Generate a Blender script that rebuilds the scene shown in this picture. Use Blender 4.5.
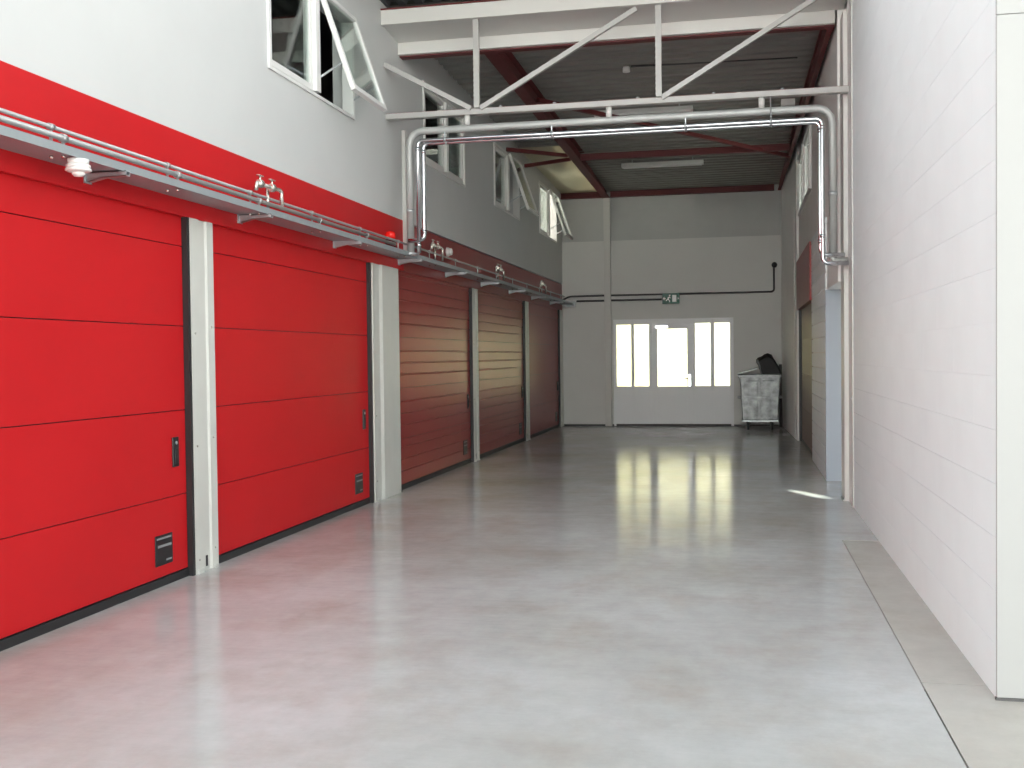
import bpy, bmesh, math, random
from mathutils import Vector, Matrix
random.seed(7)
scene = bpy.context.scene
for o in list(bpy.data.objects): bpy.data.objects.remove(o)
C = scene.collection

# ---------------------------------------------------------------- camera
H = 1.55
yaw, pitch, roll, fpx = 0.208964641, -0.0250018, -0.01191242, 1075.267
cam = bpy.data.cameras.new('camera'); camo = bpy.data.objects.new('camera', cam); C.objects.link(camo)
cy, sy = math.cos(yaw), math.sin(yaw)
fw = Vector((-sy*math.cos(pitch), cy*math.cos(pitch), math.sin(pitch)))
rt = Vector((cy, sy, 0)); up = rt.cross(fw)
rt2 = math.cos(roll)*rt + math.sin(roll)*up
up2 = -math.sin(roll)*rt + math.cos(roll)*up
M4 = Matrix((rt2, up2, -fw)).transposed().to_4x4(); M4.translation = (0, 0, H)
camo.matrix_world = M4
cam.sensor_width = 36; cam.lens = fpx/1024*36; cam.clip_end = 300; cam.clip_start = 0.05
scene.camera = camo

# ---------------------------------------------------------------- world, sun, exposure
w = bpy.data.worlds.new('sky'); scene.world = w; w.use_nodes = True
wn = w.node_tree.nodes; wlk = w.node_tree.links; bg = wn['Background']; bg.inputs[1].default_value = 1.15
wtc = wn.new('ShaderNodeTexCoord'); wsx = wn.new('ShaderNodeSeparateXYZ'); wlk.new(wtc.outputs['Generated'], wsx.inputs[0])
wr_ = wn.new('ShaderNodeValToRGB'); wlk.new(wsx.outputs['Z'], wr_.inputs[0]); wlk.new(wr_.outputs[0], bg.inputs[0])   # hazy sky, paler and brighter at the horizon
wr_.color_ramp.elements[0].position = 0.0; wr_.color_ramp.elements[0].color = (1.95, 1.99, 1.99, 1)
wr_.color_ramp.elements[1].position = .75; wr_.color_ramp.elements[1].color = (1.0, 1.08, 1.14, 1)
e_ = wr_.color_ramp.elements.new(.25); e_.color = (1.55, 1.61, 1.64, 1)
sun = bpy.data.lights.new('sun', 'SUN'); sun.energy = 42; sun.angle = 0.009; sun.color = (1, .95, .86)
suno = bpy.data.objects.new('sun', sun); C.objects.link(suno)
SUN = Vector((5.0, -10.09, -4.74)).normalized()
suno.rotation_euler = SUN.to_track_quat('-Z', 'Y').to_euler(); suno.location = (-12, 45, 20)
vs = scene.view_settings; vs.view_transform = 'Standard'; vs.look = 'None'; vs.gamma = 1; vs.exposure = 0.08
cyc = scene.cycles
cyc.max_bounces = 12; cyc.diffuse_bounces = 8; cyc.glossy_bounces = 6; cyc.transmission_bounces = 8; cyc.transparent_max_bounces = 12
cyc.use_denoising = True; cyc.sample_clamp_indirect = 8; cyc.caustics_reflective = True

# ---------------------------------------------------------------- materials
def srgb(r, g, b):
    f = lambda c: (c/255/12.92) if c/255 <= .04045 else ((c/255+.055)/1.055)**2.4
    return (f(r), f(g), f(b), 1)
def mat(name, col, rough=.5, metal=0., spec=.5, var=0., vscale=3., bump=0., bscale=40., stretch=None, coat=0.):
    m = bpy.data.materials.new(name); m.use_nodes = True; nt = m.node_tree; N = nt.nodes; L = nt.links
    p = N['Principled BSDF']
    p.inputs['Base Color'].default_value = col; p.inputs['Roughness'].default_value = rough
    p.inputs['Metallic'].default_value = metal; p.inputs['Specular IOR Level'].default_value = spec
    p.inputs['Coat Weight'].default_value = coat
    tc = N.new('ShaderNodeTexCoord'); mp = N.new('ShaderNodeMapping'); L.new(tc.outputs['Object'], mp.inputs[0])
    if stretch: mp.inputs['Scale'].default_value = stretch
    if var:
        n = N.new('ShaderNodeTexNoise'); n.inputs['Scale'].default_value = vscale; n.inputs['Detail'].default_value = 6
        L.new(mp.outputs[0], n.inputs['Vector'])
        r = N.new('ShaderNodeMapRange'); r.inputs[1].default_value = .3; r.inputs[2].default_value = .7
        r.inputs[3].default_value = 1-var; r.inputs[4].default_value = 1+var; L.new(n.outputs[0], r.inputs[0])
        mx = N.new('ShaderNodeVectorMath'); mx.operation = 'SCALE'; mx.inputs[0].default_value = col[:3]
        L.new(r.outputs[0], mx.inputs['Scale']); L.new(mx.outputs[0], p.inputs['Base Color'])
    if bump:
        n = N.new('ShaderNodeTexNoise'); n.inputs['Scale'].default_value = bscale; n.inputs['Detail'].default_value = 4
        L.new(mp.outputs[0], n.inputs['Vector'])
        b = N.new('ShaderNodeBump'); b.inputs['Strength'].default_value = bump; b.inputs['Distance'].default_value = .01
        L.new(n.outputs[0], b.inputs['Height']); L.new(b.outputs[0], p.inputs['Normal'])
    return m
def glass_mat(name, tint=(.9, .95, .93, 1), f=1.0):
    m = bpy.data.materials.new(name); m.use_nodes = True; nt = m.node_tree; N = nt.nodes; L = nt.links
    N.remove(N['Principled BSDF']); out = N['Material Output']
    t = N.new('ShaderNodeBsdfTransparent'); t.inputs[0].default_value = tint
    g = N.new('ShaderNodeBsdfGlossy'); g.inputs['Roughness'].default_value = .02
    fr = N.new('ShaderNodeFresnel'); ge = N.new('ShaderNodeNewGeometry'); ir = N.new('ShaderNodeMapRange')
    ir.inputs[3].default_value = 1.5; ir.inputs[4].default_value = 1/1.5; L.new(ge.outputs['Backfacing'], ir.inputs[0]); L.new(ir.outputs[0], fr.inputs[0])   # thin pane: same reflectance on both faces
    mx = N.new('ShaderNodeMixShader'); L.new(fr.outputs[0], mx.inputs[0]); L.new(t.outputs[0], mx.inputs[1]); L.new(g.outputs[0], mx.inputs[2])
    L.new(mx.outputs[0], out.inputs[0]); return m
def floor_mat(name, c1, c2, stain, r0=.10, r1=.16):
    m = bpy.data.materials.new(name); m.use_nodes = True; nt = m.node_tree; N = nt.nodes; L = nt.links
    p = N['Principled BSDF']; tc = N.new('ShaderNodeTexCoord')
    def noise(s, d=6, rough=.55, sc=(1, 1, 1)):
        mp = N.new('ShaderNodeMapping'); mp.inputs['Scale'].default_value = sc; L.new(tc.outputs['Object'], mp.inputs[0])
        n = N.new('ShaderNodeTexNoise'); n.inputs['Scale'].default_value = s; n.inputs['Detail'].default_value = d; n.inputs['Roughness'].default_value = rough
        L.new(mp.outputs[0], n.inputs['Vector']); return n
    n1 = noise(.55); r = N.new('ShaderNodeValToRGB'); r.color_ramp.elements[0].position = .32; r.color_ramp.elements[1].position = .68
    r.color_ramp.elements[0].color = c1; r.color_ramp.elements[1].color = c2; L.new(n1.outputs[0], r.inputs[0])
    n2 = noise(1.7, 8, .62, (1, .8, 1)); r2 = N.new('ShaderNodeMapRange'); r2.inputs[1].default_value = .48; r2.inputs[2].default_value = .8; r2.inputs[4].default_value = .75
    L.new(n2.outputs[0], r2.inputs[0])
    mx = N.new('ShaderNodeMix'); mx.data_type = 'RGBA'; L.new(r2.outputs[0], mx.inputs[0]); L.new(r.outputs[0], mx.inputs[6]); mx.inputs[7].default_value = stain
    n3 = noise(6, 9, .72, (1, .75, 1)); r3 = N.new('ShaderNodeMapRange'); r3.inputs[1].default_value = .3; r3.inputs[2].default_value = .7; r3.inputs[3].default_value = .91; r3.inputs[4].default_value = 1.06
    L.new(n3.outputs[0], r3.inputs[0])
    # sparse dark specks
    n5 = noise(3.2, 3, .5, (1.6, .7, 1)); r5 = N.new('ShaderNodeMapRange'); r5.inputs[1].default_value = .68; r5.inputs[2].default_value = .8; r5.inputs[3].default_value = 1; r5.inputs[4].default_value = .90
    L.new(n5.outputs[0], r5.inputs[0])
    ml = N.new('ShaderNodeMath'); ml.operation = 'MULTIPLY'; L.new(r3.outputs[0], ml.inputs[0]); L.new(r5.outputs[0], ml.inputs[1])
    s = N.new('ShaderNodeVectorMath'); s.operation = 'SCALE'; L.new(mx.outputs[2], s.inputs[0]); L.new(ml.outputs[0], s.inputs['Scale'])
    L.new(s.outputs[0], p.inputs['Base Color'])
    r4 = N.new('ShaderNodeMapRange'); r4.inputs[1].default_value = .3; r4.inputs[2].default_value = .7; r4.inputs[3].default_value = r0; r4.inputs[4].default_value = r1
    L.new(n2.outputs[0], r4.inputs[0]); L.new(r4.outputs[0], p.inputs['Roughness'])
    n4 = noise(3.0, 6, .62, (.35, 2.4, 1)); b = N.new('ShaderNodeBump'); b.inputs['Strength'].default_value = .6; b.inputs['Distance'].default_value = .004
    L.new(n4.outputs[0], b.inputs['Height']); L.new(b.outputs[0], p.inputs['Normal'])
    p.inputs['Specular IOR Level'].default_value = .5; p.inputs['IOR'].default_value = 1.24
    return m
MT = {}
MT['red'] = mat('red_coating', (.54, .011, .015, 1), .45, var=.04, vscale=1.2, spec=.22)
MT['redshaded'] = mat('red_gloss_shaded', (.27, .012, .015, 1), .34, spec=.45)  # red darkened so the dim far end is put into the colour
MT['redsteel'] = mat('red_primer_steel', (.13, .016, .018, 1), .55)
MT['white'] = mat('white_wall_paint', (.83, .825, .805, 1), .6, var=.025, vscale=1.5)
MT['block'] = mat('white_block_paint', (.85, .90, .915, 1), .55, var=.02, vscale=2.5, bump=.06, bscale=60)
MT['whitesteel'] = mat('white_steel_paint', (.63, .625, .60, 1), .45)
MT['truss_shaded'] = mat('white_truss_paint_shaded', (.44, .435, .42, 1), .45)  # white steel darkened: shade on chord and bars put into the colour
MT['post'] = mat('grey_white_post_paint', (.62, .63, .59, 1), .45, var=.03, vscale=4)
MT['greypanel'] = mat('grey_wall_panel', (.52, .53, .52, 1), .6, var=.03)
MT['frame'] = mat('white_window_frame', (.78, .78, .76, 1), .35)
MT['pvc'] = mat('white_door_plastic', (.87, .88, .90, 1), .35)
MT['black'] = mat('black_rubber', (.018, .018, .02, 1), .5)
MT['blackplastic'] = mat('black_plastic', (.012, .012, .014, 1), .35)
MT['greyprint'] = mat('grey_label_print', (.28, .29, .30, 1), .5)
MT['galv'] = mat('galvanised_steel', (.50, .53, .55, 1), .42, metal=.75, var=.06, vscale=8)
MT['tray'] = mat('grey_tray_steel', (.36, .40, .42, 1), .45, metal=.35, var=.04, vscale=6)
MT['lagging'] = mat('pale_galvanised_pipe', (.45, .46, .45, 1), .45, metal=.25, var=.05, vscale=5)
MT['conduit'] = mat('grey_conduit', (.42, .43, .43, 1), .35, metal=.5)
MT['chrome'] = mat('polished_steel', (.62, .64, .67, 1), .14, metal=1)
MT['brass'] = mat('nickel_fitting', (.72, .70, .64, 1), .25, metal=.9)
MT['roof'] = mat('roof_sheet_grey', (.27, .27, .25, 1), .5, var=.06, vscale=2)
MT['roofdark'] = mat('roof_sheet_dark', (.13, .14, .145, 1), .4, metal=.2)
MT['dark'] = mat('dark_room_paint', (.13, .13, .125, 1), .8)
MT['glass'] = glass_mat('clear_glass')
MT['floor'] = floor_mat('polished_concrete', srgb(171, 171, 167), srgb(194, 197, 198), srgb(168, 160, 150))
MT['brownwall'] = mat('brown_brick', (.12, .08, .06, 1), .8)
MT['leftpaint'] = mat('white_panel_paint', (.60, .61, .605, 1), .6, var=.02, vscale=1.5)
MT['framegrey'] = mat('grey_white_frame_paint', (.37, .375, .37, 1), .5)
MT['bluegrey'] = mat('pale_blue_grey_paint', (.33, .37, .42, 1), .5)
MT['endwall'] = mat('end_wall_paint', (.70, .70, .68, 1), .6, var=.03, vscale=1.2)
MT['taupe'] = mat('brown_door_coating', (.17, .10, .085, 1), .5, var=.03)
MT['jointfill'] = mat('joint_filler', (.30, .295, .285, 1), .8)
MT['strip'] = floor_mat('edge_concrete', srgb(174, 171, 164), srgb(189, 187, 181), srgb(166, 158, 147), .3, .45)
MT['ground'] = mat('outdoor_paving', (.46, .45, .42, 1), .8, var=.1, vscale=1)
MT['facade'] = mat('pale_render', (.62, .65, .67, 1), .85, var=.06, vscale=.5)
MT['beige'] = mat('beige_facade', (.78, .70, .50, 1), .8, var=.06, vscale=.5)
MT['lamp'] = mat('white_lamp_housing', (.90, .91, .90, 1), .35)
MT['binmetal'] = mat('galvanised_bin_metal', (.30, .315, .32, 1), .45, metal=.6, var=.4, vscale=7, bump=.3, bscale=9)
MT['bag'] = mat('black_sheet', (.008, .008, .009, 1), .6, bump=.8, bscale=8)
MT['green'] = mat('exit_green', (.0, .10, .065, 1), .4)
MT['signwhite'] = mat('sign_white', (.92, .93, .92, 1), .3)
MT['alarmred'] = mat('red_lens', (.85, .02, .015, 1), .2)
MT['greyboard'] = mat('dark_grey_board', (.09, .09, .09, 1), .7)
def rooflight_mat():
    m = bpy.data.materials.new('translucent_roof_sheet'); m.use_nodes = True; nt = m.node_tree; N = nt.nodes; L = nt.links
    p = N['Principled BSDF']; p.inputs['Base Color'].default_value = (.55, .51, .38, 1); p.inputs['Roughness'].default_value = .6
    t = N.new('ShaderNodeBsdfTranslucent'); t.inputs[0].default_value = (.70, .66, .52, 1)
    mx = N.new('ShaderNodeMixShader'); mx.inputs[0].default_value = .17
    L.new(p.outputs[0], mx.inputs[1]); L.new(t.outputs[0], mx.inputs[2]); L.new(mx.outputs[0], N['Material Output'].inputs[0]); return m
MT['rooflight'] = rooflight_mat()
def canvas_mat():
    m = bpy.data.materials.new('light_screen_canvas'); m.use_nodes = True; nt = m.node_tree; N = nt.nodes; L = nt.links
    p = N['Principled BSDF']; p.inputs['Base Color'].default_value = (.80, .74, .55, 1); p.inputs['Roughness'].default_value = .8
    t = N.new('ShaderNodeBsdfTranslucent'); t.inputs[0].default_value = (.88, .845, .70, 1)
    mx = N.new('ShaderNodeMixShader'); mx.inputs[0].default_value = .42
    L.new(p.outputs[0], mx.inputs[1]); L.new(t.outputs[0], mx.inputs[2]); L.new(mx.outputs[0], N['Material Output'].inputs[0]); return m
MT['canvas'] = canvas_mat()

# ---------------------------------------------------------------- builders
class MB:
    def __init__(s): s.v = []; s.f = []; s.sm = []
    def box(s, x0, x1, y0, y1, z0, z1):
        b = len(s.v)
        s.v += [(x, y, z) for z in (z0, z1) for y in (y0, y1) for x in (x0, x1)]
        for q in ((0, 2, 3, 1), (4, 5, 7, 6), (0, 1, 5, 4), (2, 6, 7, 3), (0, 4, 6, 2), (1, 3, 7, 5)):
            s.f.append(tuple(b+i for i in q)); s.sm.append(False)
        return s
    def hexa(s, pts):      # 8 points: bottom ring 4, top ring 4
        b = len(s.v); s.v += [tuple(p) for p in pts]
        for q in ((3, 2, 1, 0), (4, 5, 6, 7), (0, 1, 5, 4), (1, 2, 6, 5), (2, 3, 7, 6), (3, 0, 4, 7)):
            s.f.append(tuple(b+i for i in q)); s.sm.append(False)
        return s
    def prism(s, poly, axis, a0, a1, smooth=False):   # poly: 2D points in the two other axes (cyclic order), extruded along axis
        b = len(s.v); n = len(poly)
        def pt(p, a): return {'x': (a, p[0], p[1]), 'y': (p[0], a, p[1]), 'z': (p[0], p[1], a)}[axis]
        s.v += [pt(p, a0) for p in poly] + [pt(p, a1) for p in poly]
        for i in range(n):
            j = (i+1) % n; s.f.append((b+i, b+j, b+n+j, b+n+i)); s.sm.append(smooth)
        s.f.append(tuple(b+i for i in range(n))[::-1]); s.f.append(tuple(b+n+i for i in range(n))); s.sm += [False, False]
        return s
    def bar(s, a, c, w, h, upv=(0, 0, 1)):
        a = Vector(a); c = Vector(c); d = (c-a).normalized(); u = Vector(upv)
        if abs(d.dot(u)) > .99: u = Vector((0, 1, 0))
        r = d.cross(u).normalized(); u = r.cross(d).normalized()
        s.hexa([a-r*w/2-u*h/2, a+r*w/2-u*h/2, a+r*w/2+u*h/2, a-r*w/2+u*h/2, c-r*w/2-u*h/2, c+r*w/2-u*h/2, c+r*w/2+u*h/2, c-r*w/2+u*h/2]); return s
    def tube(s, pts, rad, n=14, bend=0., bseg=7):
        P = [Vector(p) for p in pts]
        if bend:
            Q = [P[0]]
            for i in range(1, len(P)-1):
                a = (P[i-1]-P[i]).normalized(); c = (P[i+1]-P[i]).normalized(); bb = min(bend, (P[i-1]-P[i]).length*.49, (P[i+1]-P[i]).length*.49)
                for k in range(bseg+1):
                    t = k/bseg; p0 = P[i]+a*bb; p2 = P[i]+c*bb
                    wq = math.sqrt(.5)  # rational quadratic = circular arc
                    den = (1-t)**2+2*wq*t*(1-t)+t*t
                    Q.append((p0*(1-t)**2+P[i]*2*wq*t*(1-t)+p2*t*t)/den)
            Q.append(P[-1]); P = Q
        b = len(s.v); prev = None
        for i, p in enumerate(P):
            d = (P[min(i+1, len(P)-1)]-P[max(i-1, 0)]).normalized()
            if prev is None:
                u = Vector((0, 0, 1)) if abs(d.z) < .9 else Vector((0, 1, 0)); u = (u-d*u.dot(d)).normalized()
            else: u = (prev-d*prev.dot(d)).normalized()
            prev = u; r = d.cross(u); R = rad[i] if isinstance(rad, (list, tuple)) else rad
            s.v += [tuple(p+(u*math.cos(2*math.pi*k/n)+r*math.sin(2*math.pi*k/n))*R) for k in range(n)]
        for i in range(len(P)-1):
            for k in range(n):
                k2 = (k+1) % n; s.f.append((b+i*n+k, b+i*n+k2, b+(i+1)*n+k2, b+(i+1)*n+k)); s.sm.append(True)
        s.f.append(tuple(b+k for k in range(n))[::-1]); s.f.append(tuple(b+(len(P)-1)*n+k for k in range(n))); s.sm += [False, False]
        return s
    def lathe(s, c, prof, n=24, axis='z'):   # prof: (radius, offset along axis)
        b = len(s.v); c = Vector(c)
        for r, h in prof:
            for k in range(n):
                a = 2*math.pi*k/n; p, q = r*math.cos(a), r*math.sin(a)
                s.v.append(tuple(c+Vector({'z': (p, q, h), 'y': (p, h, q), 'x': (h, p, q)}[axis])))
        for i in range(len(prof)-1):
            for k in range(n):
                k2 = (k+1) % n; s.f.append((b+i*n+k, b+i*n+k2, b+(i+1)*n+k2, b+(i+1)*n+k)); s.sm.append(True)
        s.f.append(tuple(b+k for k in range(n))); s.f.append(tuple(b+(len(prof)-1)*n+k for k in range(n))); s.sm += [False, False]
        return s
    def mesh(s, name, m):
        me = bpy.data.meshes.new(name); me.from_pydata(s.v, [], s.f)
        me.polygons.foreach_set('use_smooth', s.sm); me.materials.append(m)
        bm = bmesh.new(); bm.from_mesh(me); bmesh.ops.recalc_face_normals(bm, faces=bm.faces); bm.to_mesh(me); bm.free()
        return me
    def build(s, name, m, parent=None, loc=None, bevel=0.):
        m = MT[m] if isinstance(m, str) else m
        o = bpy.data.objects.new(name, s.mesh(name, m)); C.objects.link(o)
        if parent: o.parent = parent
        if loc: o.location = loc
        if bevel:
            b = o.modifiers.new('bevel', 'BEVEL'); b.width = bevel; b.segments = 2; b.limit_method = 'ANGLE'; b.angle_limit = math.radians(40)
        return o
def tag(o, label=None, cat=None, group=None, kind=None):
    if label: o['label'] = label
    if cat: o['category'] = cat
    if group: o['group'] = group
    if kind: o['kind'] = kind
    return o
def empty(name, loc=(0, 0, 0)):
    o = bpy.data.objects.new(name, None); C.objects.link(o); o.location = loc; o.empty_display_size = .2; return o
def thing(name, label, cat, group=None, kind=None, loc=(0, 0, 0)):
    return tag(empty(name, loc), label, cat, group, kind)
def hole_wall(mb, x0, x1, ya, yb, za, zb, holes):     # wall slab in the Y-Z plane with rectangular openings
    ys = sorted({ya, yb} | {h[0] for h in holes} | {h[1] for h in holes}); zs = sorted({za, zb} | {h[2] for h in holes} | {h[3] for h in holes})
    for i in range(len(ys)-1):
        cols = []
        for k in range(len(zs)-1):
            cyy, czz = (ys[i]+ys[i+1])/2, (zs[k]+zs[k+1])/2
            if any(h[0] < cyy < h[1] and h[2] < czz < h[3] for h in holes): continue
            if cols and abs(cols[-1][1]-zs[k]) < 1e-9: cols[-1][1] = zs[k+1]
            else: cols.append([zs[k], zs[k+1]])
        for c in cols: mb.box(x0, x1, ys[i], ys[i+1], c[0], c[1])
def roofz(y): return 5.50-.027*(y-11.5)

XL, XR = -3.86, 1.11          # faces of the two long walls
YF, YB = 9.6, 23.76           # front edge of the roof, face of the end wall

# ================================================================ setting
# --- floor
fl = MB(); fl.box(-4.2, .818, -14, 24.1, -.25, 0); fl.box(.818, 3.2, 9.26, 24.1, -.25, 0)
floor = tag(fl.build('floor', 'floor'), 'grey polished concrete floor running the length of the hall', 'floor', kind='structure')
MB().box(.826, 1.6, 5.30, 9.252, -.25, 0).build('slab', 'strip', floor)
MB().box(.826, 9, -14, 5.292, -.25, 0).build('slab', 'strip', floor)
MB().box(.80, 1.7, 5.2, 9.3, -.25, -.004).build('joint_bed', 'jointfill', floor)
g = MB(); g.box(-60, 60, -70, -14, -.3, -.02); g.box(-60, 60, 24.1, 90, -.3, -.03); g.box(-60, -9.2, -14, 24.1, -.3, -.03); g.box(9, 60, -14, 24.1, -.3, -.03); g.box(3.2, 9, 5.3, 24.1, -.3, -.03)
tag(g.build('ground', 'ground'), 'outdoor paving around the hall', 'ground', kind='structure')

# --- left wall above the fascia, with four windows
WINS = [(8.47, 10.53), (13.02, 15.08), (16.98, 19.0), (20.98, 23.0)]
WZ0, WZ1 = 4.0, 5.03
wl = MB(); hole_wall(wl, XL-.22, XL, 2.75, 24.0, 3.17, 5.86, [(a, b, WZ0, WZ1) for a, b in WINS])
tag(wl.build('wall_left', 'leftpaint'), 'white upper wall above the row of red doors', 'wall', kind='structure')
# red fascia band in two lengths
tag(MB().box(XL-.10, XL, 2.75, 12.14, 2.58, 3.17).build('trim_1', 'red'), 'bright red fascia band above the two nearest red doors', 'fascia', kind='structure')
tag(MB().box(XL-.12, XL-.015, 12.14, 23.76, 2.58, 3.155).build('trim_2', 'redshaded'), 'shade-darkened red fascia band above the three far doors', 'fascia', kind='structure')
tag(MB().box(XL, XL+.045, 12.13, 12.22, 2.80, 4.22).build('trim_3', 'whitesteel'), 'white corner strip on the left wall where the fascia steps', 'trim', kind='structure')

# --- door posts
def post(y0, label, w=.345):
    t = thing('door_post', label, 'post', 'slim white posts between the red doors', 'structure', (XL, y0, 0))
    X = -.30; s = w/.345
    poly = [(X, 0), (0, 0), (0, .125*s), (-.014, .140*s), (-.014, .235*s), (0, .25*s), (0, w), (X, w)]
    MB().prism(poly, 'z', 0.0, 2.58).build('post_body', 'post', t)
    for k, z in enumerate((.10, .93, 1.75)):
        MB().lathe((0, .05*s, z), [(.008, 0), (.008, .004), (.004, .006)], 8, 'x').build('screw', 'brass', t)
        MB().lathe((0, w-.05*s, z+.05), [(.008, 0), (.008, .004), (.004, .006)], 8, 'x').build('screw', 'brass', t)
    MB().box(-.02, .012, .02*s, .10*s, 0, .035).build('foot_plate', 'post', t)
    MB().box(-.02, .010, .27*s, .33*s, 0, .025).build('foot_plate', 'post', t)
    MB().box(-.016, -.012, .17*s, .20*s, .03, .11).build('drain_slot', 'black', t)
    return t
post(7.105, 'white steel post between the first and second nearest red doors')
post(15.455, 'white steel post between the third and fourth red doors', .335)
post(19.46, 'white steel post between the fourth and fifth red doors', .335)
post(23.36, 'white steel post at the far end of the red doors, against the end wall', .39)
post(2.80, 'white steel post in front of the nearest red door')
t = thing('door_post', 'wide stepped white column between the second and third red doors', 'post', None, 'structure', (XL, 11.0, 0))
MB().prism([(-.3, 0), (.012, 0), (.012, .045), (0, .05), (0, .24), (.022, .29), (.022, .865), (.0, .87), (.0, .925), (-.3, .925)], 'z', 0, 2.58).build('post_body', 'post', t)
for z in (.22, .93): MB().lathe((0, .09, z), [(.008, 0), (.008, .004), (.004, .006)], 8, 'x').build('screw', 'brass', t)
MB().box(0, .02, .05, .15, 0, .03).build('foot_plate', 'post', t)
MB().box(0, .015, .88, .92, 0, .05).build('foot_plate', 'black', t)

# --- sectional doors
def ribbed(z0, z1, ribs, gd=.010, gh=.018):
    pr = [(-.05, z0), (0, z0)]
    for z in ribs: pr += [(0, z-gh/2), (-gd, z-gh/2+.004), (-gd, z+gh/2-.004), (0, z+gh/2)]
    pr += [(0, z1), (-.05, z1)]; return pr
def sec_door(n, y0, y1, label, style, mname='red', dx=-.045):
    d = thing('door_%d' % n, label, 'garage door', None, 'structure', (XL+dx, 0, 0))
    cuts = [.062, .60, 1.20, 1.80, 2.37, 2.66]
    yl, yr = y0+.01, y1-.038
    for i in range(5):
        za, zb = cuts[i]+.003, cuts[i+1]-.003
        ribs = []
        if style == 'ribbed':
            for k in range(1, 4):
                z = cuts[i]+(.6*k/4.3)+.02
                if za+.03 < z < zb-.03: ribs.append(z)
        MB().prism(ribbed(za, zb, ribs), 'y', yl, yr).build('panel', mname, d, bevel=.002)
    MB().box(-.05, -.012, yl, yr, .05, 2.66).build('core', 'blackplastic', d)
    MB().box(-.05, .006, yl-.01, yr+.038, 0, .056).build('bottom_seal', 'black', d)
    MB().box(-.05, .041, yr+.003, yr+.038, .0, 2.58).build('side_seal', 'black', d)
    # handle near the far edge
    h = MB().box(0, .014, y1-.232, y1-.152, .805, 1.015).build('handle', 'blackplastic', d, bevel=.006)
    MB().box(.014, .020, y1-.215, y1-.169, .83, .93).build('handle_grip', 'black', h, bevel=.003)
    MB().lathe((.014, y1-.192, .975), [(.013, 0), (.013, .005), (.008, .007)], 12, 'x').build('lock', 'galv', h)
    # black type plate near the bottom
    p = MB().box(0, .008, y1-.48, y1-.255, .145, .355).build('type_plate', 'blackplastic', d, bevel=.003)
    MB().box(.008, .0095, y1-.465, y1-.275, .325, .338).build('plate_line', 'greyprint', p)
    MB().box(.008, .0095, y1-.45, y1-.275, .270, .287).build('plate_line', 'greyprint', p)
    MB().box(.008, .0095, y1-.345, y1-.275, .17, .182).build('plate_line', 'greyprint', p)
    return d
sec_door(1, 3.145, 7.105, 'nearest bright red sectional door with black handle and type plate', 'flat')
sec_door(2, 7.45, 11.0, 'second red sectional door with smooth panels, left of the wide white column', 'flat')
sec_door(3, 11.925, 15.455, 'third red door with ribbed panels, just beyond the wide white column', 'ribbed', 'redshaded')
sec_door(4, 15.79, 19.46, 'fourth red door with ribbed panels and pale sheen', 'ribbed', 'redshaded')
sec_door(5, 19.795, 23.36, 'fifth and farthest red door, smooth and dark beside the end wall', 'flat', 'redshaded')
MB  # structural backing so that no light leaks behind the doors
tag(MB().box(XL-.45, XL-.30, 2.75, 24, 0, 3.17).build('wall_left_backing', 'dark'), 'dark wall behind the red doors', 'wall', kind='structure')

# --- end wall
wb = MB()
wb.box(-4.1, -2.73, YB, YB+.22, 0, 4.09); wb.box(-2.73, -.13, YB, YB+.22, 2.35, 4.09); wb.box(-.13, 3.2, YB, YB+.22, 0, 4.09)
wallb = tag(wb.build('wall_back', 'endwall'), 'white end wall around the glazed white door', 'wall', kind='structure')
MB().box(-4.1, 3.2, YB+.03, YB+.22, 4.09, 5.4).build('upper_panel', 'greypanel', wallb)
MB().box(XL, .95, YB-.012, YB, 0, .035).build('skirting', 'greyboard', wallb)
tag(MB().box(-2.91, -2.77, YB-.16, YB, 0, 5.02).build('wall_column', 'whitesteel', bevel=.004), 'slim white column on the end wall left of the glazed door', 'column', kind='structure')
tag(MB().box(.875, 1.02, YB-.16, YB, 0, 5.05).build('wall_column', 'whitesteel', bevel=.004), 'slim white corner column behind the metal waste container', 'column', kind='structure')

# glazed white door set
d6 = thing('door_6', 'white door set with frosted bright panes in the end wall', 'door', None, 'structure', (0, YB, 0))
def hole_xz(mb, y0, y1, xa, xb, za, zb, holes):
    tmp = MB(); hole_wall(tmp, y0, y1, xa, xb, za, zb, holes)
    b = len(mb.v); mb.v += [(v[1], v[0], v[2]) for v in tmp.v]; mb.f += [tuple(b+i for i in f) for f in tmp.f]; mb.sm += tmp.sm
fr = MB(); hole_xz(fr, -.03, .10, -2.73, -.13, 0.045, 2.35, [(-2.67, -2.34, .87, 2.235), (-2.28, -1.95, .87, 2.235), (-1.87, -1.01, .045, 2.235), (-.95, -.62, .87, 2.245), (-.54, -.21, .87, 2.245)])
fr.box(-2.73, -2.68, -.03, .1, 0, .05).box(-.19, -.13, -.03, .1, 0, .05)
fr.build('frame', 'pvc', d6, bevel=.004)
for a, b in ((-2.67, -2.34), (-2.28, -1.95), (-.95, -.62), (-.54, -.21)):
    MB().box(a, b, .04, .05, .87, 2.245).build('pane', 'glass', d6)
lf = MB(); hole_xz(lf, -.02, .05, -1.869, -1.011, .046, 2.234, [(-1.77, -1.12, .865, 2.13)])
leaf = lf.build('door_leaf', 'pvc', d6, bevel=.004)
MB().box(-1.77, -1.12, .01, .02, .865, 2.13).build('pane', 'glass', leaf)
for z in (.24, .34, .44): MB().box(-1.69, -1.06, -.026, -.018, z-.006, z+.006).build('kick_rail', 'pvc', leaf)
hn = MB().box(-1.095, -1.045, -.035, -.02, .87, 1.13); hn.tube([(-1.07, -.03, 1.04), (-1.07, -.075, 1.04), (-1.17, -.075, 1.04)], .010, 8, .02)
hn.build('handle', 'chrome', leaf)
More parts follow.
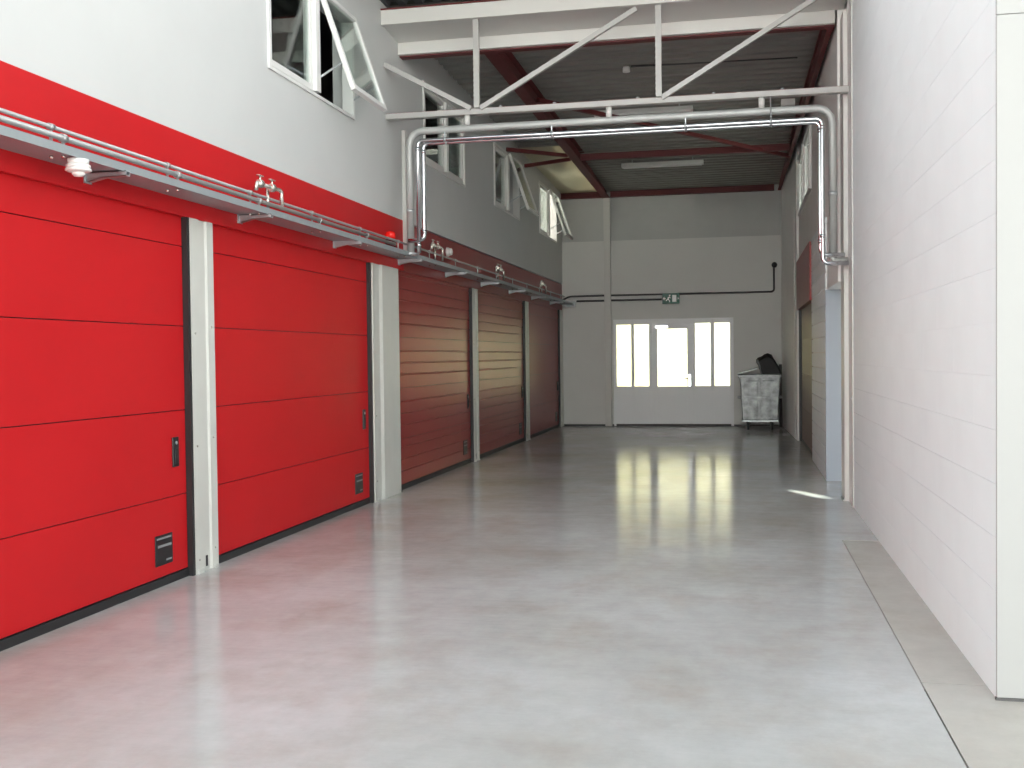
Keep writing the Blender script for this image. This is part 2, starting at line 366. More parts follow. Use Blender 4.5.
MB().box(-1.81, -1.53, -.075, -.02, 2.14, 2.205).build('door_closer', 'chrome', leaf, bevel=.006)
MB().box(-1.55, -1.15, -.055, -.035, 2.185, 2.200).build('closer_arm', 'pvc', leaf)
MB().box(-2.68, -.19, -.02, .12, .0, .045).build('threshold', 'greyboard', d6)

# --- right wall, near half: painted block courses
def courses(root, x, ya, yb, za, zb, h, ln, holes=(), th=.08, gp=.0009):
    full = None; row = 0; z = za
    while z < zb-.01:
        z1 = min(z+h, zb); y = ya-(ln/2 if row % 2 else 0)
        while y < yb-.01:
            a, b = max(y, ya), min(y+ln, yb); y += ln
            if b-a < .03: continue
            if any(q[0]-.01 < a and b < q[1]+.01 and q[2]-.01 < z and z1 < q[3]+.01 for q in holes): continue
            if abs(b-a-ln) < 1e-6 and abs(z1-z-h) < 1e-6:
                if full is None:
                    full = MB().box(0, th, .001, ln-.001, gp, h-gp).mesh('block', MT['block'])
                o = bpy.data.objects.new('block', full); C.objects.link(o); o.parent = root; o.location = (x, a, z)
            else:
                MB().box(0, th, .001, b-a-.001, gp, z1-z-gp).build('block', 'block', root, loc=(x, a, z))
        z += h; row += 1
wr = tag(MB().box(XR+.004, XR+.22, 5.101, 11.2, 0, 5.80).build('wall_right', 'block'), 'bright white painted block wall on the near right side', 'wall', kind='structure')
courses(wr, XR, 5.10, 11.2, 0, 5.75, .24, 1.0)
# end frame of the wall, facing the camera
jf = thing('doorway_frame', 'white upright frame at the near end of the right wall', 'door frame', None, 'structure', (XR, 5.08, 0))
MB().box(-.002, .118, 0, .02, .012, 3.02).build('upright', 'framegrey', jf, bevel=.003)
MB().box(-.002, .118, 0, .02, 3.022, 5.8).build('upright', 'framegrey', jf, bevel=.003)
MB().box(-.006, .13, -.004, .02, 0, .012).build('foot_plate', 'greyboard', jf)
MB().box(.118, .124, .03, .11, .0, 5.8).build('slot', 'greyboard', jf)
MB().box(.124, .60, .012, .13, .0, 5.8).build('side_panel', 'whitesteel', jf, bevel=.002)
for k in range(12): MB().lathe((.1215, .028, 1.0+k*.19), [(.006, 0), (.006, -.012), (.003, -.014)], 8, 'y').build('screw', 'black', jf)
tag(MB().box(XR+.60, 9, 5.09, 5.4, 0, 6.2).build('wall_front', 'white'), 'white outside wall right of the doorway frame', 'wall', kind='structure')
# column at the truss
tc_ = thing('wall_pillar', 'white steel column on the right wall under the truss end', 'column', None, 'structure', (XR, 11.2, 0))
MB().box(-.012, .15, 0, .10, 0, 5.5).build('edge_strip', 'whitesteel', tc_, bevel=.003)
MB().box(.0, .15, .10, .50, 0, 5.5).build('recess', 'white', tc_)
MB().box(-.045, .15, .50, .84, 0, 5.10).build('flange', 'whitesteel', tc_, bevel=.004)
MB().box(-.055, -.045, .52, .82, 0, .02).build('foot_plate', 'galv', tc_)
for z in (2.5, 1.1, 3.2): MB().lathe((-.012, .05, z), [(.012, 0), (.012, -.006), (.006, -.009)], 8, 'x').build('bolt', 'galv', tc_)

# --- right wall, far half
XR2 = 1.02
wr2 = MB()
wr2.box(XR2+.02, XR2+.25, 12.04, 13.55, 2.32, 5.6)                    # over the side passage
hole_wall(wr2, XR2+.02, XR2+.25, 13.55, 19.76, 0, 5.6, [(16.15, 19.7, 0, 3.17), (16.3, 19.5, 3.95, 4.95)])
wr2.hexa([(.995, 19.76, 0), (1.27, 19.76, 0), (1.27, 23.76, 0), (.885, 23.76, 0), (.995, 19.76, 5.6), (1.27, 19.76, 5.6), (1.27, 23.76, 5.6), (.885, 23.76, 5.6)])
w2 = tag(wr2.build('wall_right_rear', 'white'), 'dim white wall on the far right with side passage and door bay', 'wall', kind='structure')
courses(w2, XR2, 13.55, 16.15, 0, 3.2, .195, .9, gp=.006)
# side passage lit from outdoors
sp = MB(); sp.box(1.27, 2.2, 13.55, 13.7, 0, 2.5); sp.box(1.27, 2.2, 11.9, 12.04, 0, 2.5); sp.box(1.27, 2.2, 11.9, 13.7, 2.32, 2.5)
tag(sp.build('wall_passage', 'bluegrey'), 'pale blue-grey walls of the side passage beyond the right column', 'wall', kind='structure')
tag(MB().box(1.018, 1.30, 13.53, 13.549, 0, 2.318).build('trim_6', 'bluegrey'), 'pale blue-grey door jamb of the side passage facing the hall', 'trim', kind='structure')
# door bay on the right
d7 = thing('door_7', 'brown sectional door in the far right wall under the red fascia panel', 'garage door', None, 'structure', (XR2+.05, 0, 0))
for i, (za, zb) in enumerate(((.05, .6), (.6, 1.2), (1.2, 1.8), (1.8, 2.36))):
    MB().box(0, .05, 16.15, 19.62, za+.0015, zb-.0015).build('panel', 'taupe', d7, bevel=.002)
MB().box(.02, .05, 16.15, 19.75, 0, 2.36).build('core', 'blackplastic', d7)
MB().box(-.045, .05, 19.62, 19.70, 0, 2.33).build('side_seal', 'black', d7)
MB().box(-.005, .05, 16.15, 19.62, 0, .05).build('bottom_seal', 'black', d7)
tag(MB().box(XR2-.03, XR2+.1, 16.12, 19.74, 2.32, 3.17).build('trim_4', 'redshaded', bevel=.003), 'red fascia panel over the brown door in the far right wall', 'fascia', kind='structure')
tag(MB().box(.972, 1.0, 20.15, 20.20, 0, 4.2).build('trim_5', 'whitesteel'), 'thin white strip on the far right wall beyond the red fascia panel', 'trim', kind='structure')
# closed back of that wing
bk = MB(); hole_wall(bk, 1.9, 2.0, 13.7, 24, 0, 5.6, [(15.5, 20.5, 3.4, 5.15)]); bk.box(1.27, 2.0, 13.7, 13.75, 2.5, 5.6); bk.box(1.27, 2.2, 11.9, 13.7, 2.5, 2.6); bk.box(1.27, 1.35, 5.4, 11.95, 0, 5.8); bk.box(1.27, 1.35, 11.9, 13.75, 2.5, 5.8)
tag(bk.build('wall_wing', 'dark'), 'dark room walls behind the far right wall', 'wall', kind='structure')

# --- ceiling: corrugated roof sheets
def corr(axis, a0, a1, b0, b1, period, amp):
    # profile across 'axis'
    out = []; a = a0
    prof = [(0, 0), (.30, 0), (.42, amp), (.78, amp), (.90, 0)]
    while a < a1:
        for f, h in prof:
            if a+f*period <= a1: out.append((a+f*period, h))
        a += period
    out.append((a1, 0)); mb = MB()
    for i, (p, h) in enumerate(out):
        for q in (b0, b1):
            x, y = (p, q) if axis == 'x' else (q, p)
            mb.v.append((x, y, roofz(y)+h))
    for i in range(len(out)-1):
        mb.f.append((2*i, 2*i+2, 2*i+3, 2*i+1)); mb.sm.append(False)
    return mb
ce = thing('ceiling', 'corrugated metal roof over the hall', 'ceiling', None, 'structure')
corr('x', -4.08, 1.32, YF, 11.62, .20, .045).build('roof_sheet', 'roofdark', ce)
RL = (-3.86, -2.95, 19.0, 23.5)
corr('y', 11.6, 19.0, -4.08, 1.3, .245, .035).build('roof_sheet', 'roof', ce)
corr('y', 19.0, 24.0, -2.95, 1.3, .245, .035).build('roof_sheet', 'roof', ce)
corr('y', 19.0, 24.0, -4.08, -3.86, .245, .035).build('roof_sheet', 'roof', ce)
rl = MB(); rl.hexa([(-3.87, 19, roofz(19)), (-2.94, 19, roofz(19)), (-2.94, 24, roofz(24)), (-3.87, 24, roofz(24))]+[(-3.87, 19, roofz(19)+.03), (-2.94, 19, roofz(19)+.03), (-2.94, 24, roofz(24)+.03), (-3.87, 24, roofz(24)+.03)])
rl.build('rooflight', 'rooflight', ce)
# insulation deck above the sheets closes the roof
ot = MB()
for (xa, xb, ya, yb, dz) in ((-9.2, 2.7, YF, 19.0, .06), (-2.95, 2.7, 19.0, 24.2, .06), (-4.08, -3.87, 19.0, 24.2, .06), (-9.2, -4.08, 19.0, 24.2, .72)):
    ot.hexa([(xa, ya, roofz(ya)+dz), (xb, ya, roofz(ya)+dz), (xb, yb, roofz(yb)+dz), (xa, yb, roofz(yb)+dz), (xa, ya, roofz(ya)+dz+.14), (xb, ya, roofz(ya)+dz+.14), (xb, yb, roofz(yb)+dz+.14), (xa, yb, roofz(yb)+dz+.14)])
ot.build('roof_deck', 'dark', ce)

# --- rooms behind the upper windows
rm = MB()
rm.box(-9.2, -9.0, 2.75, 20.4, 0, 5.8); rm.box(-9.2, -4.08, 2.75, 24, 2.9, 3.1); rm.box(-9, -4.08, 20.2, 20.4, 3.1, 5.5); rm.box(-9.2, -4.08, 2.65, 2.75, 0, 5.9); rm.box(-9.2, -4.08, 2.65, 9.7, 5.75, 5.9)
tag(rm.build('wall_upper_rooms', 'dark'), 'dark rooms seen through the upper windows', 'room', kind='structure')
r4 = MB()
r4.box(-9.1, -9.0, 20.4, 24, 3.1, 3.9); r4.box(-8.9, -4.09, 20.4, 23.9, 3.1, 3.14); r4.box(-8.9, -4.09, 20.4, 20.45, 3.1, 5.3)
# openings cut to cast the floor sun patch and brighten that room
SX, SZ = -5.03, 5.47
hole_xz(r4, 23.8, 23.95, -9.1, -4.08, 3.1, 5.95, [(SX-.10, SX+.10, SZ-.18, SZ+.17), (SX-.19, SX-.14, SZ+.02, SZ+.15), (-8.7, -5.95, 3.9, 5.15)])
tag(r4.build('wall_end_room', 'white'), 'bright room behind the farthest upper window', 'room', kind='structure')

# --- upper windows
def window(n, y0, y1, label, opened, X0=XL, s=1, z0=WZ0, z1=WZ1, ang=18.5):
    t = thing('window_%d' % n, label, 'window', None, 'structure', (X0, 0, 0))
    fx = sorted((-.10*s, .018*s)); ym = (y0+y1)/2+.03
    f = MB()
    f.box(fx[0], fx[1], y0, y0+.055, z0, z1); f.box(fx[0], fx[1], y1-.055, y1, z0, z1)
    f.box(fx[0], fx[1], y0+.055, y1-.055, z0, z0+.03); f.box(fx[0], fx[1], y0+.055, y1-.055, z1-.05, z1)
    f.build('frame', 'frame', t, bevel=.003)
    mx = sorted((-.10*s, .03*s)); MB().box(mx[0], mx[1], ym-.05, ym+.05, z0+.05, z1-.05).build('mullion', 'frame', t, bevel=.003)
    for k, (a, b) in enumerate(((y0+.055, ym-.05), (ym+.05, y1-.055))):
        za, zb = z0+.05, z1-.05
        op = opened[k]; L = (z1-z0-.015) if op else zb-za; zh = z1-.005 if op else zb-.002
        r = empty('sash'); r.parent = t
        sh = MB(); bw = .055; bt = .045
        if op: a -= .02; b += .035
        sh.box(-bt/2, bt/2, a+.004, a+bw, -L, 0); sh.box(-bt/2, bt/2, b-bw, b-.004, -L, 0)
        sh.box(-bt/2, bt/2, a+bw, b-bw, -L, -L+bw); sh.box(-bt/2, bt/2, a+bw, b-bw, -bw, 0)
        C.objects.unlink(r); bpy.data.objects.remove(r)
        o = sh.build('sash', 'frame', t, bevel=.003)
        o.location = (.03*s if op else -.03*s, 0, zh)
        if op: o.rotation_euler.y = -math.radians(ang)*s
        MB().box(-.006, .006, a+bw-.005, b-bw+.005, -L+bw-.005, -bw+.005).build('pane', 'glass', o)
        if op:   # two stays from the frame to the sash
            th = math.radians(ang)
            for yy in (a+.02, b-.02):
                q = Vector((math.sin(th)*L*.72*s+.03*s, yy, zh-math.cos(th)*L*.72))
                MB().bar((-.03*s, yy, za+.12), q, .012, .016).build('stay', 'galv', t)
    return t
window(1, *WINS[0], 'nearest upper window with its right sash swung out into the hall', (0, 1))
window(2, *WINS[1], 'second upper window, closed, behind the steel pipes', (0, 0))
window(3, *WINS[2], 'third upper window with one sash open, beyond the steel pipes', (0, 1))
window(4, *WINS[3], 'farthest upper window glowing with daylight, one sash open', (0, 1))
window(5, 16.3, 19.5, 'closed upper window high on the far right wall', (0, 0), XR2, -1, 3.95, 4.95, 14)

# --- unseen facade added across the yard to bounce sun into the hall
tag(MB().box(-26, 22, -26, -24, -.03, 8.5).build('bounce_facade', 'facade'), 'added sunlit facade across the yard in front of the hall', 'facade', kind='structure')
# --- outdoors beyond the glazed door
cn = MB(); cn.box(-9, 5, 24.0, 32.3, 2.72, 2.95)  # added out of view to block sun and cut off the floor reflection
for x in (-8.8, 4.8): cn.box(x-.1, x+.1, 32.0, 32.2, -.03, 2.72)
tag(cn.build('sun_block_canopy', 'roofdark'), 'added canopy outside shading the glazed door', 'canopy', kind='structure')
sc_ = MB().box(-11, 7, 34.5, 34.53, -.03, 3.1).build('light_screen', 'canvas')  # added translucent sheet, backlit by the sun to brighten panes and reflections
tag(sc_, 'added backlit canvas fence outside beyond the glazed door', 'screen', kind='structure')
for x in (-11, 7): MB().box(x-.04, x+.04, 34.53, 34.61, -.03, 3.1).build('screen_post', 'greyboard', sc_)

# ================================================================ steelwork
# white truss across the hall
YT = 11.6
tr = thing('roof_truss', 'white steel truss spanning the hall below the roof', 'truss', loc=(0, YT, 0))
MB().box(XL, XR, -.16, -.10, 5.24, 5.40).build('front_flange', 'whitesteel', tr, bevel=.003)
MB().hexa([(XL, -.10, 5.26), (XR, -.10, 5.26), (XR, .44, 5.21), (XL, .44, 5.21), (XL, -.10, 5.30), (XR, -.10, 5.30), (XR, .44, 5.25), (XL, .44, 5.25)]).build('soffit_plate', 'whitesteel', tr)
MB().box(XL-.0, 1.02, .44, .50, 5.075, 5.25).build('rear_flange', 'whitesteel', tr, bevel=.003)
MB().box(XL, 1.02, .50, .62, 5.062, 5.25).build('rear_angle', 'redsteel', tr)
MB().box(XL, XR, -.17, -.12, 5.402, 5.416).build('front_angle', 'redsteel', tr)
cw = MB(); cw.box(XL, XR, -.05, .05, 4.225, 4.24); cw.box(XL, XR, -.05, -.035, 4.24, 4.285)
cw.build('bottom_chord', 'truss_shaded', tr, bevel=.002)
MB().box(XL, XR, -.034, .05, 4.24, 4.292).build('chord_inner', 'redsteel', tr)
for x, a in ((-2.80, 4.285), (-.82, 4.285)):
    MB().bar((x, -.07, a), (x, -.07, 5.25), .062, .05).build('upright', 'truss_shaded', tr)
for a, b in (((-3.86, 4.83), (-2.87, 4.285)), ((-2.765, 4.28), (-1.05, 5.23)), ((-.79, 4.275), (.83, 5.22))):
    MB().bar((a[0], -.06, a[1]), (b[0], -.06, b[1]), .05, .05, (0, 1, 0)).build('brace', 'truss_shaded', tr)
for x in (-2.55, -1.95, -1.05, -.25, .45): MB().lathe((x, .0, 4.292), [(.02, 0), (.02, .02), (.01, .024)], 8).build('bolt', 'galv', tr)

def ibeam(name, a, b, label, h=.26, wd=.16, m='redsteel'):
    t = thing(name, label, 'beam')
    a = Vector(a); b = Vector(b)
    MB().bar(a+Vector((0, 0, .0075)), b+Vector((0, 0, .0075)), wd, .015).build('bottom_flange', m, t)
    MB().bar(a+Vector((0, 0, h/2)), b+Vector((0, 0, h/2)), .012, h-.03).build('web', m, t)
    MB().bar(a+Vector((0, 0, h-.0075)), b+Vector((0, 0, h-.0075)), wd, .015).build('top_flange', m, t)
    return t
ibeam('roof_beam', (-2.85, 12.22, 5.135), (-2.85, 23.70, 5.015), 'long red roof beam running from the truss to the end wall', .24, .16)
ibeam('roof_beam', (.985, 12.22, 5.08), (.845, 23.66, 5.03), 'dark red roof beam along the top of the right wall', .26, .06)
ibeam('cross_beam', (-2.76, 19.15, 5.045), (.86, 19.15, 5.045), 'red cross beam under the roof between the two tube lights', .11, .08)
ibeam('cross_beam', (XL, 23.66, 5.035), (-2.94, 23.66, 5.035), 'short red beam on top of the end wall left of the column', .12, .14)
ibeam('cross_beam', (-2.76, 23.66, 5.035), (.74, 23.66, 5.035), 'long red beam on top of the end wall', .12, .14)
def brace(a, b, label):
    tag(MB().bar(a, b, .06, .06).build('roof_brace', 'redsteel'), label, 'brace')
brace((-2.76, 14.98, 5.16), (.88, 19.8, 5.06), 'red diagonal brace crossing the roof toward the right wall')
brace((XL, 17.95, 5.08), (-2.94, 18.75, 5.07), 'upper of two red braces between left wall and long roof beam')
brace((XL, 19.55, 5.07), (-2.94, 19.05, 5.06), 'lower of two red braces between left wall and long roof beam')

# ================================================================ cable tray, conduits, pipes
ct = thing('cable_tray', 'grey steel pipe tray on brackets along the left wall', 'tray', loc=(XL, 0, 0))
YT0, YT1 = 2.8, 23.58
pl = MB(); pl.box(0, .262, YT0, YT1, 2.698, 2.703); pl.build('tray_base', 'tray', ct)
MB().box(.258, .263, YT0, YT1, 2.690, 2.738).build('tray_lip', 'tray', ct)
brm = None
for k in range(10):
    y = 3.84+2.03*k
    if brm is None:
        b = MB(); b.prism([(0, 2.638), (0, 2.697), (.275, 2.697), (.275, 2.664), (.12, 2.660), (.02, 2.638)], 'y', -.022, -.018)
        b.prism([(0, 2.638), (0, 2.697), (.275, 2.697), (.275, 2.664), (.12, 2.660), (.02, 2.638)], 'y', .018, .022)
        b.prism([(0, 2.690), (0, 2.697), (.275, 2.697), (.275, 2.690)], 'y', -.022, .022)
        b.prism([(.02, 2.638), (.12, 2.660), (.275, 2.664), (.275, 2.669), (.12, 2.665), (.02, 2.643)], 'y', -.022, .022)
        b.box(-.0, .006, -.04, .04, 2.63, 2.697)
        brm = b.mesh('bracket', MT['galv'])
    o = bpy.data.objects.new('bracket', brm); C.objects.link(o); o.parent = ct; o.location = (0, y, 0)
scm = MB().lathe((0, 0, 0), [(.011, 0), (.011, -.012), (.006, -.016)], 8).mesh('clamp_bolt', MT['brass'])
clampY = [2.86+1.24*k for k in range(17)]
for y in clampY:
    for dx, dy in ((.13, 0), (.205, 0)):
        o = bpy.data.objects.new('clamp_bolt', scm); C.objects.link(o); o.parent = ct; o.location = (dx, y+dy, 2.697)
def conduit(x, z, r, ye, label):
    t = thing('conduit', label, 'pipe', loc=(XL+x, 0, z))
    MB().tube([(0, YT0, 0), (0, ye, 0)], r, 12).build('pipe', 'conduit', t)
    cm = MB().lathe((0, 0, 0), [(r, -.015), (r+.007, -.02), (r+.007, .02), (r, .015)], 12, 'y')
    cm.box(-.006, .006, -.008, .008, -z+2.7035, -r); me = cm.mesh('pipe_clamp', MT['conduit'])
    for y in clampY:
        if y > ye: break
        o = bpy.data.objects.new('pipe_clamp', me); C.objects.link(o); o.parent = t; o.location = (0, y, 0)
conduit(.13, 2.858, .012, 23.2, 'grey conduit on the tray, the one nearer the wall')
conduit(.205, 2.790, .017, 11.2, 'grey conduit on the tray, the one nearer the tray lip')

# thick lagged pipe looping over the hall under the truss
tp = thing('lagged_pipe', 'thick pale galvanised pipe looping under the truss from tray to right wall', 'pipe', loc=(0, YT, 0))
MB().tube([(-3.60, 0, 2.72), (-3.60, 0, 4.082), (.95, 0, 4.082), (.95, 0, 2.56)], .041, 18, .16).build('pipe', 'lagging', tp)
MB().lathe((-3.60, 0, 2.704), [(.08, 0), (.10, .02), (.06, .03)], 18).build('floor_flange', 'galv', tp)
MB().tube([(.95, 0, 2.58), (.95, 0, 2.50), (1.10, 0, 2.50)], .040, 16, .06).build('wall_elbow', 'lagging', tp)
for x in (-2.93, -1.36, .24):
    MB().lathe((x, 0, 4.115), [(.032, 0), (.032, .110)], 12).build('hanger', 'whitesteel', tp)
for x, z in ((-3.60, 3.2), (.95, 3.2)):
    MB().lathe((x, 0, z), [(.041, -.02), (.046, -.02), (.046, .02), (.041, .02)], 16).build('pipe_clamp', 'galv', tp)
# two polished pipes
def spipe(xl, xr, zt, y, pts, label, zl, zr):
    t = thing('steel_pipe', label, 'pipe', loc=(0, y, 0))
    MB().tube(pts, .0225, 16, .065).build('pipe', 'chrome', t)
    for x in (-3.15, -1.96, -.54, .33):
        MB().lathe((x, 0, zt), [(.0225, -.012), (.0275, -.012), (.0275, .012), (.0225, .012)], 14, 'x').build('pipe_clamp', 'galv', t)
    for x, z in ((xl, zt-.09), (xr, zt-.09), (xl, zl), (xr, zr)):
        MB().lathe((x, 0, z), [(.0225, -.02), (.027, -.02), (.027, .02), (.0225, .02)], 14).build('coupling', 'chrome', t)
    return t
t = spipe(-3.462, .838, 3.945, YT-.145, [(-3.462, 0, 2.715), (-3.462, 0, 3.945), (.838, 0, 3.945), (.838, 0, 2.47), (1.09, 0, 2.47)], 'polished steel pipe, the front one of the close pair below the truss', 2.80, 2.75)
for x in (-3.15, -1.96, -.54): MB().bar((x, 0, 3.97), (x, 0, 4.03), .010, .010).build('hanger_rod', 'galv', t)
MB().tube([(.33, 0, 3.968), (.33, 0, 4.05), (.33, .10, 4.05), (.33, .10, 4.225)], .007, 6).build('hanger_rod', 'galv', t)
spipe(-3.415, .82, 3.924, YT-.085, [(-3.60, 0, 2.86), (-3.415, 0, 2.86), (-3.415, 0, 3.924), (.82, 0, 3.924), (.82, 0, 2.56), (1.06, 0, 2.56)], 'polished steel pipe, the rear and lower one of the close pair below the truss', 2.95, 2.70)

# taps on the tray
def tap(y, label, sc=1.0):
    t = thing('wall_tap', label, 'tap', loc=(XL+.17, y, 2.775))
    MB().tube([(.02, .36, 0), (.02, .36, .165), (0.0, .30, .165), (-.0, .0, .165)], .016, 10, .035).build('riser_pipe', 'brass', t)
    MB().tube([(-.04, .22, -.02), (-.04, .22, .165)], .016, 10).build('riser_pipe', 'brass', t)
    for yy in (.22, .0):
        v = MB().lathe((-.0, yy, .165), [(.028, -.035), (.034, -.02), (.034, .02), (.028, .035)], 12, 'y').build('valve_body', 'brass', t)
        MB().tube([(-.0, yy, .18), (-.0, yy, .225)], .010, 8).build('valve_stem', 'brass', t)
        MB().box(-.015, .015, yy-.045, yy+.045, .222, .232).build('valve_handle', 'brass', t, bevel=.003)
    MB().tube([(0, -.01, .165), (0, -.07, .165), (0, -.07, .105)], .017, 10, .03).build('spout', 'brass', t)
tap(7.92, 'nearest valve tap standing on the tray above the second red door')
tap(12.80, 'valve tap on the tray just right of the polished steel pipes')
tap(16.40, 'valve tap on the tray above the fourth red door')
tap(20.2, 'farthest valve tap on the tray above the fifth red door')

# siren under the tray
s_ = thing('siren', 'white ribbed siren hanging under the tray over the nearest red door', 'siren', loc=(XL+.235, 5.43, 2.689))
MB().lathe((0, 0, 0), [(.058, -.001), (.058, -.03)], 24).build('base', 'frame', s_)
MB().lathe((0, 0, 0), [(.015, -.002), (.015, .0085)], 10).build('stem', 'frame', s_)
MB().lathe((0, 0, 0), [(.056, -.03), (.066, -.034), (.066, -.046), (.058, -.050), (.070, -.054), (.072, -.064), (.056, -.072)], 24).build('ribbed_body', 'frame', s_)
MB().lathe((0, 0, 0), [(.036, -.072), (.034, -.086), (.024, -.096), (.006, -.099)], 24).build('nozzle', 'frame', s_)
# red alarm lamp
a_ = thing('alarm_lamp', 'small red alarm lamp on the tray before the polished pipes', 'lamp', loc=(XL+.056, 11.5, 2.885))
MB().lathe((0, 0, 0), [(.060, -.10), (.060, 0.0)], 20).build('base', 'redsteel', a_)
MB().lathe((0, 0, 0), [(.056, 0.0), (.058, .05), (.05, .075), (.02, .085)], 20).build('lens', 'alarmred', a_)
# oval wall detector
d_ = thing('detector', 'white oval detector on the shade-darkened red fascia beside the second tap', 'detector', loc=(XL-.015, 14.12, 2.985))
MB().lathe((0, 0, 0), [(.062, 0), (.062, .025), (.05, .04)], 24, 'x').build('base', 'frame', d_)
MB().lathe((.04, 0, 0), [(.05, 0), (.045, .03), (.02, .04)], 20, 'x').build('cover', 'frame', d_)

# conduit run on the end wall
c_ = thing('conduit', 'thin dark conduit along the end wall rising to a black ball on the right', 'pipe', loc=(0, YB, 0))
MB().tube([(-3.86, -.06, 2.80), (-3.70, -.035, 2.885), (.725, -.035, 2.885), (.725, -.035, 3.42)], .020, 8, .06).build('pipe', 'greyboard', c_)
MB().lathe((.735, -.10, 3.45), [(.012, -.062), (.045, -.045), (.062, 0), (.045, .045), (.012, .062)], 16, 'z').build('ball', 'black', c_)
MB().lathe((.735, 0, 3.45), [(.03, -.10), (.03, 0)], 10, 'y').build('ball_mount', 'black', c_)
c_ = thing('conduit', 'thin dark conduit on the end wall leading to the exit sign', 'pipe', loc=(0, YB, 0))
MB().tube([(-3.54, -.035, 2.775), (-1.66, -.035, 2.775)], .020, 8).build('pipe', 'greyboard', c_)
jb = thing('junction_box', 'small grey box in the corner where the tray meets the end wall', 'box', loc=(-3.70, YB-.11, 2.74))
MB().box(-.12, .14, -.04, .10, -.10, .03).build('body', 'galv', jb, bevel=.008)
MB().box(-.05, .12, -.06, -.04, -.08, .0).build('lid', 'tray', jb, bevel=.004)

# exit sign
ex = thing('exit_sign', 'green exit sign with white arrow and running figure over the glazed door', 'sign', loc=(-1.46, YB-.06, 2.785))
MB().box(-.185, .185, -.04, 0, -.115, .115).build('board', 'green', ex, bevel=.004)
def flat(poly, y=-.0425):
    return MB().prism(poly, 'y', y, -.0395)
flat([(.03, -.075), (.12, -.075), (.12, .075), (.03, .075)]).build('door_symbol', 'signwhite', ex)
fg = flat([(-.075, .02), (-.035, .045), (-.005, .02), (-.01, .005), (-.04, .015), (-.045, -.02), (-.015, -.05), (-.025, -.075), (-.04, -.075), (-.035, -.05), (-.065, -.025), (-.10, -.055), (-.11, -.04), (-.075, -.005), (-.065, .015)])
fg.lathe((-.025, -.041, .065), [(.018, -.0015), (.018, .0015)], 12, 'y'); fg.build('running_figure', 'signwhite', ex)
flat([(-.175, -.0), (-.14, .04), (-.14, .015), (-.115, .015), (-.115, -.015), (-.14, -.015), (-.14, -.04)]).build('arrow_symbol', 'signwhite', ex)
flat([(.175, -.0), (.15, .03), (.15, -.03)]).build('arrow_symbol', 'signwhite', ex)

# ceiling lights
def clight(x0, x1, y, z, label):
    t = thing('ceiling_light', label, 'lamp', 'tube lights under the roof', loc=(0, y, z))
    MB().prism([(-.10, 0), (-.06, .07), (.06, .07), (.10, 0)], 'x', x0, x1).build('housing', 'lamp', t)
    MB().box(x0+.03, x1-.03, -.085, .085, -.015, 0).build('diffuser', 'lamp', t)
    for x in (x0+.2, x1-.2): MB().box(x-.01, x+.01, -.01, .01, .07, roofz(y)-z).build('hanger', 'galv', t)
clight(-2.17, -.64, 20.5, 5.12, 'tube light under the roof beyond the red cross beam')
clight(-2.14, -.66, 16.35, 5.19, 'tube light under the roof just behind the truss chord')
rj = thing('roof_detector', 'small white detector with thin conduit on the roof behind the truss', 'detector', loc=(-1.46, 14.5, 5.345))
MB().lathe((0, 0, 0), [(.05, 0), (.05, .05), (.04, .07)], 16).build('body', 'lamp', rj)
MB().tube([(.06, 0, .07), (2.22, .1, .07)], .014, 8).build('pipe', 'greyboard', rj)
tag(MB().box(.62, .82, 16.4, 16.6, 5.20, 5.30).build('ceiling_lamp', 'lamp', bevel=.01), 'small white box lamp under the roof near the right wall', 'lamp')

# ================================================================ waste container
bx, by = .40, 22.86
wc = thing('waste_container', 'galvanised wheeled waste container standing beside the glazed door', 'bin', loc=(bx, by, 0))
def ring(hw, hd, z): return [(-hw, -hd, z), (hw, -hd, z), (hw, hd, z), (-hw, hd, z)]
MB().hexa(ring(.355, .40, .20)+ring(.405, .45, 1.10)).build('body', 'binmetal', wc, bevel=.02)
rim = MB(); rim.box(-.44, .42, -.475, -.435, 1.08, 1.135); rim.box(-.44, .42, .435, .475, 1.08, 1.135); rim.box(-.44, -.38, -.435, .435, 1.08, 1.135); rim.box(.375, .42, -.435, .435, 1.08, 1.135)
rim.build('rim', 'binmetal', wc, bevel=.008)
def face(x, z, hw=0): return None
def onf(z): return -.40-(z-.20)/.9*.05
for za, zb, x in ((.24, .62, -.02), (.70, 1.06, -.02)):
    MB().hexa([(x-.03, onf(za)-.018, za), (x+.03, onf(za)-.018, za), (x+.03, onf(za)+.01, za), (x-.03, onf(za)+.01, za), (x-.03, onf(zb)-.018, zb), (x+.03, onf(zb)-.018, zb), (x+.03, onf(zb)+.01, zb), (x-.03, onf(zb)+.01, zb)]).build('rib', 'binmetal', wc, bevel=.006)
MB().box(-.32, .32, onf(.67)-.016, onf(.67)+.01, .635, .69).build('rib', 'binmetal', wc, bevel=.006)
MB().box(-.28, -.02, onf(1.0)-.03, onf(1.0)+.01, .985, 1.02).build('handle', 'binmetal', wc, bevel=.008)
MB().box(.06, .28, onf(1.0)-.03, onf(1.0)+.01, .985, 1.02).build('handle', 'binmetal', wc, bevel=.008)
MB().box(-.37, .37, -.42, .42, .17, .205).build('base_frame', 'galv', wc, bevel=.006)
for sx in (-1, 1): MB().lathe((sx*.375, 0, .66), [(.03, 0), (.03, sx*.07), (.02, sx*.075)], 12, 'x').build('trunnion', 'galv', wc)
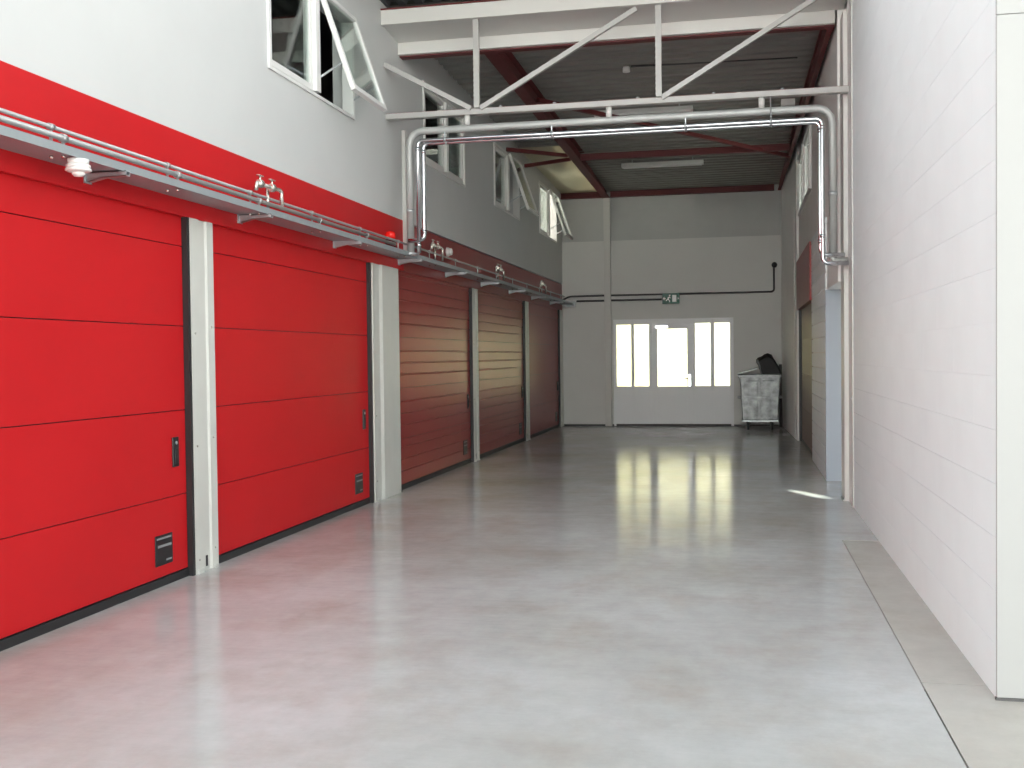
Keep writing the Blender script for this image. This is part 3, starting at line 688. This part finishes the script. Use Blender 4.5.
for sx in (-1, 1):
    for sy_ in (-1, 1):
        f_ = MB(); f_.box(sx*.24-.035, sx*.24-.025, sy_*.33-.03, sy_*.33+.05, .06, .17); f_.box(sx*.24+.025, sx*.24+.035, sy_*.33-.03, sy_*.33+.05, .06, .17)
        c = f_.build('caster', 'blackplastic', wc)
        MB().lathe((sx*.24, sy_*.33+.02, .08), [(.05, -.022), (.08, -.018), (.08, .018), (.05, .022)], 18, 'x').build('wheel', 'black', c)
MB().hexa([(-.45, -.44, 1.136), (-.045, -.44, 1.25), (-.045, .44, 1.25), (-.45, .44, 1.136), (-.45, -.44, 1.156), (-.045, -.44, 1.272), (-.045, .44, 1.272), (-.45, .44, 1.156)]).build('lid_flap', 'galv', wc, bevel=.006)
# black slumped sheet bag on top
bg_ = bmesh.new()
prof = [(.05, 1.14), (.435, 1.14), (.385, 1.27), (.31, 1.42), (.235, 1.53), (.17, 1.565), (.10, 1.55), (.05, 1.51), (-.03, 1.47), (-.065, 1.44), (-.06, 1.38), (-.03, 1.33), (-.01, 1.25)]
b = MB(); n = len(prof); ny = 7
for j in range(ny):
    tq = j/(ny-1)*2-1; sc = 1-.22*tq*tq-.03*math.sin(9*tq)
    for i, (x, z) in enumerate(prof):
        wob = .012*math.sin(i*2.3+j*1.7)
        b.v.append((.16+(x-.16)*(sc*.5+.5)+wob, tq*.34, 1.14+(z-1.14)*sc+abs(wob)*.6))
for j in range(ny-1):
    for i in range(n):
        k = (i+1) % n; b.f.append((j*n+i, j*n+k, (j+1)*n+k, (j+1)*n+i)); b.sm.append(True)
b.f.append(tuple(range(n))); b.f.append(tuple((ny-1)*n+i for i in range(n))[::-1]); b.sm += [False, False]
bg_.free()
bag = thing('rubbish_bag', 'bulky black rubbish bag slumped on top of the metal waste container', 'bag', loc=(bx, by, 0))
b.build('sack', 'bag', bag)
MB().tube([(-.045, -.345, 1.44), (-.035, -.35, 1.38), (.0, -.35, 1.30), (.01, -.35, 1.20), (.03, -.35, 1.15)], .014, 8).build('rolled_edge', 'greyprint', bag)
tag(MB().hexa([(.815, 23.42, 0), (.875, 23.44, 0), (.87, 23.47, 0), (.81, 23.45, 0), (.815, 23.54, 1.33), (.875, 23.56, 1.33), (.87, 23.59, 1.33), (.81, 23.57, 1.33)]).build('dark_strip', 'greyboard'), 'narrow dark strip standing in the corner behind the waste container', 'board')  # narrow dark upright strip, slightly tilted
